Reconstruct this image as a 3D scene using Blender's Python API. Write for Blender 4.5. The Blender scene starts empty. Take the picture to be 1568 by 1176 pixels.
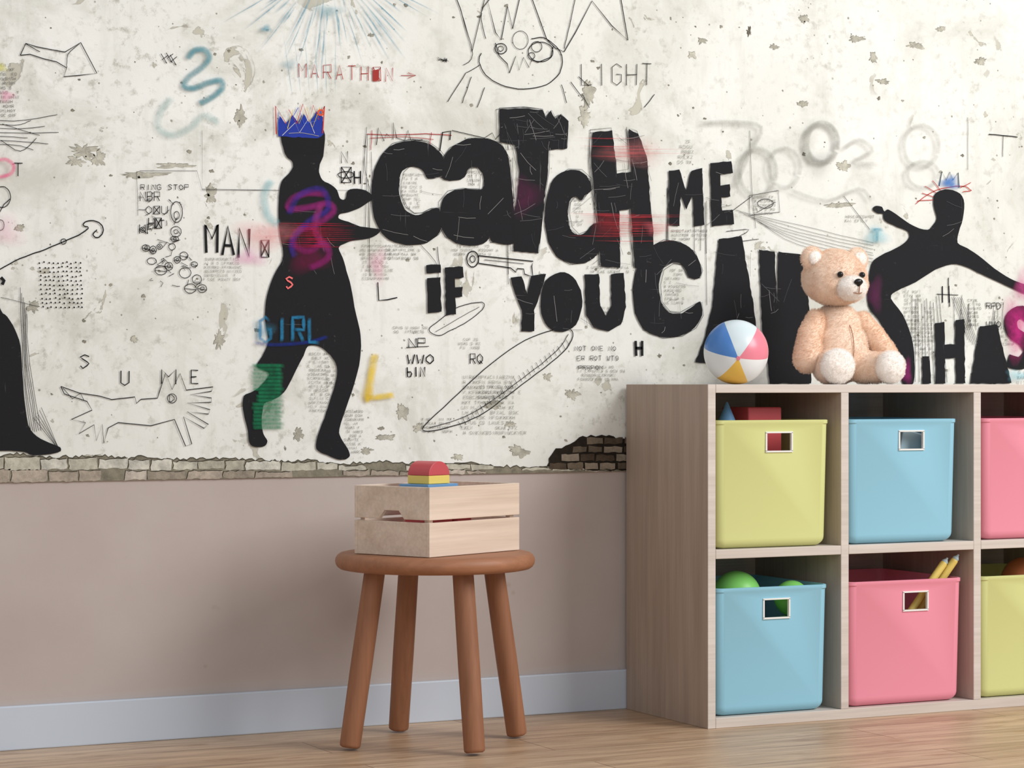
import bpy, bmesh, math, random
from mathutils import Vector, Matrix, noise
random.seed(7)
scene = bpy.context.scene
scene.view_settings.view_transform = 'Standard'
scene.view_settings.look = 'None'

# ------------------------------------------------------------------ camera
YAW = math.atan2(.4446, .8957)
CAMY, CAMZ, F = 5.58, 0.851, 3720.0
cd = bpy.data.cameras.new('camera'); cam = bpy.data.objects.new('camera', cd)
scene.collection.objects.link(cam); scene.camera = cam
cam.location = (0, -CAMY, CAMZ); cam.rotation_euler = (math.pi/2, 0, -YAW)
cd.sensor_width = 36; cd.lens = F/1568*36; cd.clip_end = 100
CY, SY = math.cos(YAW), math.sin(YAW)

# ------------------------------------------------------------------ helpers
def s2l(c):
    r = []
    for v in c[:3]:
        v /= 255.0
        r.append(v/12.92 if v <= .04045 else ((v+.055)/1.055)**2.4)
    return tuple(r)+(1.0,)

def new_mat(name, col=(200,200,200), rough=.6, spec=.4):
    m = bpy.data.materials.new(name); m.use_nodes = True
    b = m.node_tree.nodes['Principled BSDF']
    b.inputs['Base Color'].default_value = s2l(col)
    b.inputs['Roughness'].default_value = rough
    b.inputs['Specular IOR Level'].default_value = spec
    return m, m.node_tree, b

def nd(nt, typ, **kw):
    n = nt.nodes.new(typ)
    for k, v in kw.items():
        setattr(n, k, v)
    return n

def coords(nt, scale=(1,1,1), rot=(0,0,0)):
    tc = nd(nt, 'ShaderNodeTexCoord'); mp = nd(nt, 'ShaderNodeMapping')
    mp.inputs['Scale'].default_value = scale; mp.inputs['Rotation'].default_value = rot
    nt.links.new(tc.outputs['Object'], mp.inputs['Vector'])
    return mp.outputs[0]

def noise_n(nt, vec, scale, detail=4, rough=.55, dist=0):
    n = nd(nt, 'ShaderNodeTexNoise'); n.inputs['Scale'].default_value = scale
    n.inputs['Detail'].default_value = detail; n.inputs['Roughness'].default_value = rough
    n.inputs['Distortion'].default_value = dist
    nt.links.new(vec, n.inputs['Vector']); return n.outputs['Fac']

def ramp(nt, fac, stops):
    r = nd(nt, 'ShaderNodeValToRGB'); e = r.color_ramp.elements
    while len(e) < len(stops): e.new(.5)
    for el, (p, c) in zip(e, stops):
        el.position = p; el.color = c if len(c) == 4 else s2l(c)
    nt.links.new(fac, r.inputs[0]); return r.outputs[0]

def g(v): return (v, v, v, 1.0)

def mix(nt, fac, a, b, mode='MIX'):
    m = nd(nt, 'ShaderNodeMix', data_type='RGBA', blend_type=mode)
    for sock, val in ((m.inputs[0], fac), (m.inputs[6], a), (m.inputs[7], b)):
        if hasattr(val, 'is_linked'): nt.links.new(val, sock)
        elif isinstance(val, (int, float)): sock.default_value = val
        else: sock.default_value = val if len(val) == 4 else s2l(val)
    return m.outputs[2]

def bump(nt, b, h, strength=.2, dist=.01):
    n = nd(nt, 'ShaderNodeBump'); n.inputs['Strength'].default_value = strength
    n.inputs['Distance'].default_value = dist
    nt.links.new(h, n.inputs['Height']); nt.links.new(n.outputs[0], b.inputs['Normal'])

def wood_mat(name, c1, c2, axis='z', scale=1.0, rough=.5, contrast=.5, fine=.45):
    m, nt, b = new_mat(name, c1, rough)
    s = {'x': (1.2, 18, 18), 'y': (18, 1.2, 18), 'z': (18, 18, 1.2)}[axis]
    v = coords(nt, tuple(q*scale for q in s))
    n1 = noise_n(nt, v, 1.6, 6, .6)
    s2 = {'x': (2, 120, 120), 'y': (120, 2, 120), 'z': (120, 120, 2)}[axis]
    n2 = noise_n(nt, coords(nt, tuple(q*scale for q in s2)), 1.5, 3)
    f = ramp(nt, n1, [(.5-contrast*.45, g(0)), (.5+contrast*.45, g(1))])
    c = mix(nt, f, c1, c2)
    f2 = ramp(nt, n2, [(.35, g(.80)), (.62, g(1))])
    c = mix(nt, fine, c, f2, 'MULTIPLY')
    nt.links.new(c, b.inputs['Base Color'])
    bump(nt, b, n2, .08, .002)
    return m

def link(o, parent=None):
    scene.collection.objects.link(o)
    if parent: o.parent = parent
    return o

def empty(name, loc=(0,0,0)):
    o = bpy.data.objects.new(name, None); o.location = loc; o.empty_display_size = .05
    return link(o)

def mesh_obj(name, verts, faces, mats, fm=None, parent=None, smooth=False, bevel=0, seg=2):
    me = bpy.data.meshes.new(name); me.from_pydata(verts, [], faces)
    for m in (mats if isinstance(mats, (list, tuple)) else [mats]): me.materials.append(m)
    if fm:
        for p, i in zip(me.polygons, fm): p.material_index = i
    bm = bmesh.new(); bm.from_mesh(me); bmesh.ops.recalc_face_normals(bm, faces=bm.faces)
    bm.to_mesh(me); bm.free()
    if smooth:
        for p in me.polygons: p.use_smooth = True
    o = bpy.data.objects.new(name, me); link(o, parent)
    if bevel:
        md = o.modifiers.new('bevel', 'BEVEL'); md.width = bevel; md.segments = seg
        md.limit_method = 'ANGLE'; md.angle_limit = math.radians(50)
    return o

class MB:
    """accumulates boxes / lathes / tubes into one mesh"""
    def __init__(s): s.v = []; s.f = []; s.m = []
    def add(s, vs, fs, mi=0):
        o = len(s.v); s.v += [tuple(x) for x in vs]
        s.f += [tuple(i+o for i in f) for f in fs]; s.m += [mi]*len(fs)
    def box(s, lo, hi, mi=0, M=None):
        (a,b,c),(d,e,f) = lo, hi
        vs = [Vector(p) for p in ((a,b,c),(d,b,c),(d,e,c),(a,e,c),(a,b,f),(d,b,f),(d,e,f),(a,e,f))]
        if M: vs = [M @ p for p in vs]
        s.add(vs, [(0,3,2,1),(4,5,6,7),(0,1,5,4),(1,2,6,5),(2,3,7,6),(3,0,4,7)], mi)
    def prism(s, poly, y0, y1, mi=0, M=None):
        n = len(poly)
        vs = [Vector((p[0], y0, p[1])) for p in poly]+[Vector((p[0], y1, p[1])) for p in poly]
        if M: vs = [M @ p for p in vs]
        s.add(vs, [tuple(range(n)), tuple(range(2*n-1, n-1, -1))]+[(i, (i+1)%n, n+(i+1)%n, n+i) for i in range(n)], mi)
    def lathe(s, prof, n=48, mi=0, M=None):
        vs = []
        for r, z in prof:
            for i in range(n):
                a = 2*math.pi*i/n; vs.append(Vector((r*math.cos(a), r*math.sin(a), z)))
        if M: vs = [M @ p for p in vs]
        fs = []
        for k in range(len(prof)-1):
            for i in range(n):
                j = (i+1) % n; fs.append((k*n+i, k*n+j, (k+1)*n+j, (k+1)*n+i))
        fs.append(tuple(range(n))[::-1]); fs.append(tuple((len(prof)-1)*n+i for i in range(n)))
        s.add(vs, fs, mi)
    def obj(s, name, mats, parent=None, **kw):
        return mesh_obj(name, s.v, s.f, mats, s.m, parent, **kw)

def smooth_angle(o, ang=40):
    for p in o.data.polygons: p.use_smooth = True
    bm = bmesh.new(); bm.from_mesh(o.data)
    for e in bm.edges:
        if len(e.link_faces) == 2 and e.calc_face_angle(0) > math.radians(ang): e.smooth = False
    bm.to_mesh(o.data); bm.free()

# ------------------------------------------------------------------ room
X0, X1, Y0 = -1.5, 6.8, -7.5
m, nt, b = new_mat('lower_wall_paint', (188,168,158), .75, .2)
v = coords(nt); n = noise_n(nt, v, 2.2, 5)
c = mix(nt, ramp(nt, n, [(.35, g(0)), (.7, g(1))]), (193,182,177), (184,171,165))
sp = ramp(nt, noise_n(nt, v, 14, 2), [(.70, g(0)), (.76, g(1))])
c = mix(nt, sp, c, (176,161,152)); nt.links.new(c, b.inputs['Base Color'])
bump(nt, b, noise_n(nt, v, 90, 3), .06, .003)
w = MB(); w.box((X0, 0, 0), (X1, .12, 2.9)); w.obj('wall_back', m)

m, nt, b = new_mat('oak_floor', (205,165,125), .42, .4)
v = coords(nt)
br = nd(nt, 'ShaderNodeTexBrick'); nt.links.new(v, br.inputs['Vector'])
br.inputs['Scale'].default_value = 1; br.inputs['Brick Width'].default_value = 1.3
br.inputs['Row Height'].default_value = .19; br.inputs['Mortar Size'].default_value = .0014
br.inputs['Color1'].default_value = s2l((210,182,152)); br.inputs['Color2'].default_value = s2l((190,160,130))
br.inputs['Mortar'].default_value = s2l((126,98,74)); br.offset = .37
gn = noise_n(nt, coords(nt, (1.2, 16, 1)), 2.2, 8, .68, .8)
c = mix(nt, ramp(nt, gn, [(.34, g(0)), (.6, g(1))]), (128,96,70), (255,253,250))
c = mix(nt, .5, br.outputs[0], c, 'MULTIPLY')
kn = ramp(nt, noise_n(nt, coords(nt, (2, 7, 1)), 3, 5), [(.57, g(0)), (.68, g(.6))])
c = mix(nt, kn, c, (150,112,80))
nt.links.new(c, b.inputs['Base Color']); bump(nt, b, gn, .06, .002)
w = MB(); w.box((X0, Y0, -.08), (X1, .12, 0)); w.obj('floor', m)

m, nt, b = new_mat('baseboard_paint', (198,207,219), .5, .3)
w = MB(); w.box((X0, -.014, 0), (X1, 0, .103)); w.obj('baseboard_back', m, bevel=.003)

# ------------------------------------------------------------------ mural
def W(u, v, off=0.0):
    """trace point of the artwork -> point on the flat wall plane (y=0)"""
    t = (u-784)/F
    x = CAMY*(SY+t*CY)/(CY-t*SY); d = x*SY+CAMY*CY
    return (x, -off, CAMZ-(v-588)*d/F)

mural = empty('graffiti_mural', (3, 0, 1.5))
def mkid(o):
    o.parent = mural; o.matrix_parent_inverse = Matrix.Translation((-3, 0, -1.5)); return o

# plaster base
m, nt, b = new_mat('old_plaster', (228,228,218), .85, .15)
v = coords(nt)
big = noise_n(nt, v, 1.1, 6, .6, .4); mid = noise_n(nt, v, 3.6, 10, .68, .5); fine = noise_n(nt, v, 34, 9, .74)
low = noise_n(nt, coords(nt, (1,1,.8)), 2.1, 5, .6)
c = mix(nt, ramp(nt, big, [(.36, g(0)), (.66, g(1))]), (243,244,240), (224,225,218))
c = mix(nt, ramp(nt, mid, [(.50, g(0)), (.66, g(.75))]), c, (204,204,193))
fm_ = mix(nt, 1.0, ramp(nt, fine, [(.53, g(0)), (.66, g(.75))]), ramp(nt, low, [(.42, g(.15)), (.62, g(1))]), 'MULTIPLY')
c = mix(nt, fm_, c, (168,166,152))
st = noise_n(nt, coords(nt, (10, 1, 1.6)), 2, 6, .65)
c = mix(nt, ramp(nt, st, [(.54, g(0)), (.74, g(.4))]), c, (196,197,186))
chip = noise_n(nt, v, 8.5, 6, .55, .9)
lm = ramp(nt, low, [(.47, g(0)), (.53, g(1))])
c1_ = mix(nt, 1.0, ramp(nt, chip, [(.650, g(0)), (.658, g(.8))]), lm, 'MULTIPLY')
c2_ = mix(nt, 1.0, ramp(nt, chip, [(.660, g(0)), (.666, g(1))]), lm, 'MULTIPLY')
c = mix(nt, c1_, c, (150,146,132)); c = mix(nt, c2_, c, (198,196,182))
for sc_, th_ in ((17, .07), (34, .10)):
    vo = nd(nt, 'ShaderNodeTexVoronoi'); vo.inputs['Scale'].default_value = sc_; nt.links.new(v, vo.inputs['Vector'])
    pit = ramp(nt, vo.outputs['Distance'], [(th_*.6, g(.8)), (th_, g(0))])
    pm = ramp(nt, noise_n(nt, v, 3.3+sc_*.05, 3), [(.50, g(0)), (.56, g(1))])
    c = mix(nt, mix(nt, 1.0, pit, pm, 'MULTIPLY'), c, (130,125,112))
nt.links.new(c, b.inputs['Base Color'])
bump(nt, b, mix(nt, .4, mid, chip), .35, .01)
w = MB(); w.box((X0, -.004, .622), (X1, 0.0, 2.9)); mkid(w.obj('plaster_panel', m))

# scratched black paint
mblack, nt, b = new_mat('black_paint', (38,38,42), .75, .15)
v = coords(nt)
s1 = ramp(nt, noise_n(nt, coords(nt, (160, 1, 6), (0, .25, 0)), 1.0, 3), [(.70, g(0)), (.76, g(.6))])
s2 = ramp(nt, noise_n(nt, coords(nt, (5, 1, 190), (0, .1, 0)), 1.0, 3), [(.70, g(0)), (.76, g(.45))])
s3 = ramp(nt, noise_n(nt, v, 60, 6, .75), [(.64, g(0)), (.74, g(.6))])
c = mix(nt, s1, (33,33,36), (130,130,128)); c = mix(nt, s2, c, (120,120,120)); c = mix(nt, s3, c, (104,102,98))
nt.links.new(c, b.inputs['Base Color'])
mink, nt, b = new_mat('ink', (0,0,0), .75, .15)
a = nd(nt, 'ShaderNodeAttribute', attribute_name='col'); nt.links.new(a.outputs['Color'], b.inputs['Base Color'])
# brick / exposed render: attribute colour broken up by grime
mbrick, nt, b = new_mat('exposed_brick', (0,0,0), .9, .1)
a = nd(nt, 'ShaderNodeAttribute', attribute_name='col'); v = coords(nt)
gr = ramp(nt, noise_n(nt, v, 32, 9, .75), [(.36, g(.58)), (.6, g(1.1))])
c = mix(nt, .85, a.outputs['Color'], gr, 'MULTIPLY')
nt.links.new(c, b.inputs['Base Color'])
bump(nt, b, noise_n(nt, v, 60, 6, .7), .5, .005)
mspray, nt, b = new_mat('spray_paint', (0,0,0), .8, .1)
a = nd(nt, 'ShaderNodeAttribute', attribute_name='col'); nt.links.new(a.outputs['Color'], b.inputs['Base Color'])
nf = ramp(nt, noise_n(nt, coords(nt), 45, 6, .7), [(.3, g(.45)), (.6, g(1))])
ml = nd(nt, 'ShaderNodeMath', operation='MULTIPLY'); nt.links.new(a.outputs['Alpha'], ml.inputs[0]); nt.links.new(nf, ml.inputs[1])
nt.links.new(ml.outputs[0], b.inputs['Alpha'])

def catmull(pts, closed=False, k=4):
    n = len(pts); out = []
    rng = range(n if closed else n-1)
    for i in rng:
        if closed: p = [pts[(i+j-1) % n] for j in range(4)]
        else: p = [pts[max(0, min(n-1, i+j-1))] for j in range(4)]
        for s in range(k):
            t = s/k; q = []
            for a in (0, 1):
                q.append(.5*((2*p[1][a])+(-p[0][a]+p[2][a])*t+(2*p[0][a]-5*p[1][a]+4*p[2][a]-p[3][a])*t*t+(-p[0][a]+3*p[1][a]-3*p[2][a]+p[3][a])*t**3))
            out.append(tuple(q))
    if not closed: out.append(pts[-1])
    return out

def rough(pts, amp=1.0, step=6, closed=True):
    out = []; n = len(pts)
    for i in range(n if closed else n-1):
        a, c_ = pts[i], pts[(i+1) % n]; L = math.dist(a, c_); k = max(1, int(L/step))
        for j in range(k):
            t = j/k
            out.append((a[0]+(c_[0]-a[0])*t+random.uniform(-amp, amp), a[1]+(c_[1]-a[1])*t+random.uniform(-amp, amp)))
    if not closed: out.append(pts[-1])
    return out

class Paint:
    def __init__(s): s.v = []; s.f = []; s.c = []
    def poly(s, pts, off, col, a=1.0):
        o = len(s.v); s.v += [W(p[0], p[1], off) for p in pts]
        cc = s2l(col)[:3]+(a,); s.c += [cc]*len(pts); s.f.append(tuple(range(o, o+len(pts))))
    def line(s, pts, wd, off, col, a=1.0, soft=False, closed=False):
        if closed: pts = list(pts)+[pts[0]]
        P = [Vector(p) for p in pts]; n = len(P); o = len(s.v); cc = s2l(col)[:3]
        for i in range(n):
            d = (P[min(n-1, i+1)]-P[max(0, i-1)])
            d = d.normalized() if d.length > 1e-6 else Vector((1, 0))
            nn = Vector((-d.y, d.x))
            rows = ((-1, 0), (-.5, .75), (0, 1), (.5, .75), (1, 0)) if soft else ((-1, 1), (1, 1))
            for k, al in rows:
                q = P[i]+nn*k*wd*.5
                e = 1.0
                if soft and (i == 0 or i == n-1): e = 0
                s.v.append(W(q.x, q.y, off)); s.c.append(cc+(a*al*e,))
        r = 5 if soft else 2
        for i in range(n-1):
            for k in range(r-1):
                s.f.append((o+i*r+k, o+i*r+k+1, o+(i+1)*r+k+1, o+(i+1)*r+k))
    def blob(s, u, v, ru, rv, off, col, a=.7):
        cc = s2l(col)[:3]; o = len(s.v); N = 24; rings = ((.35, .85), (.7, .4), (1, 0))
        s.v.append(W(u, v, off)); s.c.append(cc+(a,))
        ph = random.random()*10
        for r, al in rings:
            for i in range(N):
                t = 2*math.pi*i/N; k = r*(1+.25*math.sin(3*t+ph)*r)
                s.v.append(W(u+ru*k*math.cos(t), v+rv*k*math.sin(t), off)); s.c.append(cc+(a*al,))
        for i in range(N):
            j = (i+1) % N; s.f.append((o, o+1+i, o+1+j))
            for q in range(2): s.f.append((o+1+q*N+i, o+1+(q+1)*N+i, o+1+(q+1)*N+j, o+1+q*N+j))
    def obj(s, name, mat):
        me = bpy.data.meshes.new(name); me.from_pydata(s.v, [], s.f); me.materials.append(mat)
        at = me.color_attributes.new('col', 'FLOAT_COLOR', 'POINT')
        flat = [x for c_ in s.c for x in c_]; at.data.foreach_set('color', flat)
        bm = bmesh.new(); bm.from_mesh(me)
        bmesh.ops.triangulate(bm, faces=[f for f in bm.faces if len(f.verts) > 4])
        for f in bm.faces:
            f.normal_update()
            if f.normal.y > 0: f.normal_flip()
        bm.to_mesh(me); bm.free()
        o = bpy.data.objects.new(name, me); link(o); return mkid(o)

GL = {'A':"00 26 40|12 32",'B':"00 06 36 45 33 03|33 42 30 00",'C':"45 26 05 01 20 41",'D':"00 06 26 44 42 20 00",'E':"40 00 06 46|03 33",
'F':"00 06 46|03 33",'G':"45 26 05 01 20 41 43 23",'H':"00 06|40 46|03 43",'I':"20 26",'K':"00 06|46 03 40",'L':"06 00 40",'M':"00 06 23 46 40",
'N':"00 06 40 46",'O':"20 02 04 26 44 42 20",'P':"00 06 46 43 03",'Q':"20 02 04 26 44 42 20|22 40",'R':"00 06 46 43 03|23 40",'S':"45 26 05 14 33 42 31 10 01",
'T':"20 26|06 46",'U':"06 01 20 41 46",'V':"06 20 46",'W':"06 10 23 30 46",'X':"00 46|06 40",'Y':"20 23 06|23 46",'Z':"06 46 00 40",'0':"20 02 04 26 44 42 20",
'-':"03 43",'>':"03 43|25 43 21",'#':"00 06 46 40 00|00 46|06 40",' ':"", 'b':"06 00 30 42 33 03"}
def text(P, s, u, v, w, h, gap, wd, off, col, jit=.4, slope=0, a=1, soft=False):
    for ch in s:
        for st in GL.get(ch, '').split('|'):
            if not st: continue
            pts = [(u+int(q[0])/4*w+random.uniform(-jit, jit), v+h-int(q[1])/6*h+random.uniform(-jit, jit)) for q in st.split()]
            if soft: pts = rough(pts, 0, 6, False)
            P.line(pts, wd, off, col, a, soft)
        u += w+gap; v += slope
def block(P, u0, v0, u1, v1, h, col, off, wd=.7):
    v = v0
    while v+h < v1:
        u = u0+random.uniform(0, 4)
        end = u1-random.uniform(0, (u1-u0)*.25)
        while u < end:
            w = h*random.uniform(.45, .75)
            if random.random() < .82:
                text(P, random.choice('ABCDEFGHIKLMNOPRSTUVWXYZ'), u, v, w, h, 0, wd, off, col, h*.06)
            u += w+h*.35
        v += h*1.55

ink = Paint(); spray = Paint(); blk = Paint(); patch = Paint()
K = (32,32,34)
# --- worn patches and pits in the plaster
def wear(u, v, a, b_, col, dark):
    s1_, s2_ = random.uniform(0, 90), random.uniform(0, 90)
    def ring(k, du, dv):
        N = 48; out = []
        for i in range(N):
            t = i*2*math.pi/N; cx_, sy_ = math.cos(t), math.sin(t)
            r = k*(.8+.6*noise.noise(Vector((cx_*1.5+s1_, sy_*1.5, s2_)))+.5*noise.noise(Vector((cx_*4+s1_, sy_*4, s2_)))+.35*noise.noise(Vector((cx_*11+s1_, sy_*11, s2_))))
            out.append((u+du+a*r*cx_, v+dv+b_*r*sy_))
        return out
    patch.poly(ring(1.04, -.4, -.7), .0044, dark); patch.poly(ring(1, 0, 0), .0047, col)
for q in [(128,232,20,11),(150,243,11,15),(118,248,14,7),(368,180,9,15),(222,268,42,5),(265,254,30,4),(900,145,10,22),(893,180,8,14),(1146,50,5,8,(112,106,94),(80,74,64)),(1058,85,6,6),
          (615,630,11,12),(795,690,14,9),(640,655,8,7),(875,603,11,8),(838,577,7,6),(1290,255,9,8),(1336,90,7,8),(1350,125,11,4),(1228,160,9,5),(780,650,7,5),(322,300,9,16),
          (50,470,8,10),(335,520,8,16),(590,670,14,5),(755,620,14,7),(1075,62,9,5),(1310,60,11,6),(1440,45,8,5),(1500,95,10,6),(1280,315,22,5),(1185,72,8,4),(455,665,9,10),
          (1400,70,14,5),(1230,30,9,6),(145,700,12,4),(480,712,10,5),(700,700,9,5),(560,690,9,5),(205,520,7,5),(30,350,8,5)]:
    q = list(q)
    if len(q) == 4:
        k = random.uniform(0, 20); q += [(204-k, 202-k, 188-k), (160-k, 156-k, 142-k)]
    wear(*q)
for i in range(380):
    r = random.random()**3*2.4+.5; k = random.uniform(0, 50)
    wear(random.uniform(-200, 1750), random.uniform(-120, 700), r*random.uniform(.8,1.9), r, (186-k,182-k,168-k), (148-k,144-k,130-k))
# --- exposed brickwork along the lower edge
def zline(u, dz): # height above mural bottom
    x = W(u, 588)[0]; d = x*SY+CAMY*CY; return 588+(CAMZ-(.622+dz))*F/d
def nz(u, s, k=1.0): return k*noise.noise(Vector((u*s, 3.3, k)))
def strip_h(u): return max(.012, .064-.050*max(0, u)/840)+nz(u, .021, .010)
pts = [(u, zline(u, max(.006, strip_h(u)+random.uniform(-.004,.004)))) for u in range(-300, 961, 5)]
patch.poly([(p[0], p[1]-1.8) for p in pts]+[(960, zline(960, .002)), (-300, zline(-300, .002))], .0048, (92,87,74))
patch.poly(pts+[(960, zline(960, 0)), (-300, zline(-300, 0))], .0050, (140,134,118))
for row in range(2):
    u = -300+row*20
    while u < 940:
        wdt = random.uniform(30, 62); h = max(.006, strip_h(u))
        mid_ = .46+nz(u, .05, .16)
        if row == 0: z0, z1, col = h*mid_+.001, h*.95-.001, random.choice([(206,203,188),(196,192,176),(184,180,164),(212,210,198)])
        else: z0, z1, col = .001, h*mid_-.0022, random.choice([(184,172,158),(174,162,148),(196,186,174),(160,150,136)])
        if z1-z0 > .0035 and random.random() < .93:
            q = [(u+random.uniform(.5,2), zline(u, z1)+random.uniform(-1,2)), (u+wdt-1.2, zline(u+wdt, z1)+random.uniform(-1,2)), (u+wdt-1.2, zline(u+wdt, z0)), (u+random.uniform(.5,2), zline(u, z0))]
            qq = rough(q, 1.3, 5)
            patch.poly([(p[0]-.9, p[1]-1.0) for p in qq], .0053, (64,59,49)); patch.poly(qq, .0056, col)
        u += wdt
patch.poly(rough([(836,716),(838,700),(850,688),(872,680),(884,668),(925,666),(962,674),(962,721)], 2, 6), .0060, (46,40,34))
for r_ in range(4):
    u = 842+r_*7 if r_ < 3 else 838
    v = 669+r_*13
    while u < 965:
        wd_ = random.uniform(22, 32)
        if not (r_ == 0 and u < 880) and not (r_ == 1 and u < 865):
            patch.poly(rough([(u+1.5, v+1), (u+wd_-1.5, v+1+random.uniform(-1,1)), (u+wd_-1.5, v+10.5), (u+1.5, v+10.5)], 1.0, 5), .0066, random.choice([(108,96,82),(88,76,64),(126,114,98),(150,138,122)]))
        u += wd_
# --- figures
fig1 = [(430,200),(429,214),(432,226),(434,234),(438,241),(445,247),(447,256),(440,267),(431,276),(427,288),(425,310),(425,340),(428,365),(432,386),(430,400),(421,416),(412,436),(406,460),(404,485),(407,508),(409,524),(400,545),(391,560),
 (400,566),(410,571),(408,578),(394,594),(382,601),(372,606),(370,620),(373,640),(378,660),(380,677),(388,684),(403,683),(408,675),(402,665),(399,650),(400,632),(403,618),(416,612),(430,604),(440,590),(452,566),(463,545),(470,530),(486,530),(500,540),(510,552),(515,568),(511,590),(503,615),(495,640),(487,660),(482,680),(485,690),(500,697),(515,703),(528,703),(534,697),(530,686),(520,670),(518,657),(528,625),(540,590),
 (548,560),(551,530),(549,505),(541,470),(536,440),(529,415),(523,395),(517,380),(526,373),(542,368),(560,366),(575,360),(580,352),(566,349),(550,347),(532,340),(517,335),(519,328),(532,325),(548,319),(561,311),(570,303),(560,293),(545,289),(531,292),(527,305),(519,304),(514,291),(505,283),(492,276),(487,264),(488,252),(493,240),(495,222),(494,200),(470,194),(450,195)]
fig2 = [(1427,302),(1428,320),(1432,335),(1425,346),(1418,352),(1398,347),(1375,332),(1358,321),(1352,324),(1348,317),(1337,316),(1334,322),(1342,327),(1350,328),(1352,338),(1372,348),(1388,355),(1388,367),(1370,380),(1345,392),(1332,405),(1326,440),(1328,470),(1343,490),(1358,520),(1373,560),(1380,587),(1396,587),(1398,550),(1393,515),(1380,482),(1362,457),(1370,446),(1400,432),(1430,413),(1455,405),(1475,408),(1500,420),(1535,436),(1556,446),(1575,452),(1590,448),(1582,440),(1562,434),(1545,427),(1520,411),(1495,391),(1478,380),(1464,372),(1466,355),(1472,335),(1474,312),(1468,297),(1450,290),(1435,293)]
fig3 = [(-120,500),(-90,440),(-60,400),(-40,380),(-20,390),(-10,440),(0,475),(10,485),(22,505),(30,530),(33,570),(36,610),(42,650),(55,668),(75,678),(91,685),(87,693),(50,697),(35,692),(0,690),(-60,695),(-110,690),(-120,600)]
for q in (fig1, fig2, fig3): blk.poly(rough(catmull(q, True, 3), .25, 9), .0076, K)
blk.line([(0,425),(5,430),(2,436)], 5, .0076, K)
# --- letters
C1 = [(676,266),(679,247),(668,230),(650,219),(625,216),(600,222),(582,238),(571,262),(567,295),(569,325),(578,350),(595,368),(620,375),(648,373),(666,362),(673,350),(671,320),(655,322),(643,328),(630,329),(618,320),(611,303),(609,285),(612,266),(622,257),(635,256),(647,263),(653,274),(668,272)]
A1 = [(674,272),(676,246),(690,226),(715,213),(745,213),(765,222),(777,243),(782,290),(786,330),(788,372),(752,371),(748,362),(738,374),(705,375),(682,362),(672,338),(674,310),(688,294),(710,289),(736,290),(738,270),(730,257),(716,258),(708,273),(690,277)]
T1 = [(763,168),(800,166),(829,169),(833,181),(841,170),(848,182),(857,176),(868,186),(866,228),(838,230),(837,262),(832,300),(828,345),(822,388),(785,385),(783,340),(790,300),(793,262),(787,222),(763,218)]
C2 = [(903,292),(900,275),(885,262),(865,262),(846,274),(836,300),(832,335),(838,370),(850,392),(870,403),(895,402),(912,390),(919,370),(918,346),(905,344),(895,356),(882,360),(871,350),(867,330),(870,309),(879,301),(888,307),(893,300)]
H1 = [(905,203),(935,200),(940,240),(943,266),(964,263),(960,198),(975,205),(988,240),(993,300),(998,350),(1000,408),(970,410),(966,355),(964,320),(946,323),(948,410),(918,408),(915,350),(908,300),(903,250)]
M1 = [(1022,345),(1022,262),(1038,260),(1048,292),(1056,262),(1073,258),(1076,345),(1060,347),(1058,300),(1049,322),(1040,300),(1038,346)]
E1 = [(1085,250),(1118,247),(1120,265),(1101,268),(1101,284),(1115,283),(1116,301),(1102,303),(1103,322),(1120,321),(1121,343),(1087,347)]
IF = [[(650,406),(672,405),(673,418),(651,419)],[(652,426),(672,425),(674,478),(653,480)],[(679,410),(707,408),(708,425),(695,427),(695,440),(706,440),(706,455),(695,456),(696,481),(681,483)]]
Y1 = [(779,425),(797,423),(805,450),(812,422),(834,419),(823,455),(816,475),(816,507),(796,508),(797,475),(787,450)]
O1 = [(856,417),(875,424),(887,445),(889,470),(880,497),(860,508),(842,505),(829,488),(826,460),(833,430)]
U1 = [(893,420),(915,420),(917,468),(925,484),(934,468),(933,420),(953,418),(956,470),(949,497),(930,508),(907,502),(895,482)]
C3 = [(1072,412),(1060,385),(1040,372),(1015,369),(990,381),(974,408),(967,445),(971,480),(985,505),(1010,516),(1040,514),(1062,501),(1073,482),(1070,462),(1055,472),(1040,480),(1022,478),(1010,462),(1007,435),(1013,412),(1028,402),(1043,406),(1053,425),(1068,426)]
A2 = [(1062,555),(1076,520),(1088,470),(1098,366),(1133,362),(1152,470),(1160,555),(1132,560),(1128,520),(1104,520),(1090,556)]
N1 = [(1160,383),(1184,385),(1187,470),(1189,386),(1226,390),(1236,460),(1240,587),(1176,587),(1172,540),(1164,500)]
HS = [[(1409,545),(1420,545),(1423,587),(1410,587)],[(1429,495),(1443,493),(1444,528),(1460,527),(1460,490),(1474,489),(1475,587),(1461,587),(1460,548),(1444,549),(1445,587),(1430,587)],[(1483,587),(1497,500),(1524,497),(1546,587)]]
lo_ = .0078
for q in (C1, A1, C2, O1, C3): blk.poly(rough(catmull(q, True, 3), .5, 7), lo_, K); lo_ += .00004
for q in [T1, H1, M1, E1, Y1, U1, A2, N1]+IF+HS: blk.poly(rough(q, .7, 6), lo_, K); lo_ += .00004
blk.line(catmull([(1582,492),(1562,478),(1546,488),(1548,508),(1566,522),(1574,540),(1560,556),(1540,552)]), 20, .0080, K)
blk.line([(971,522),(972,545)], 4, .008, K); blk.line([(981,522),(981,545)], 4, .008, K); blk.line([(971,533),(981,533)], 4, .008, K)
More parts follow.
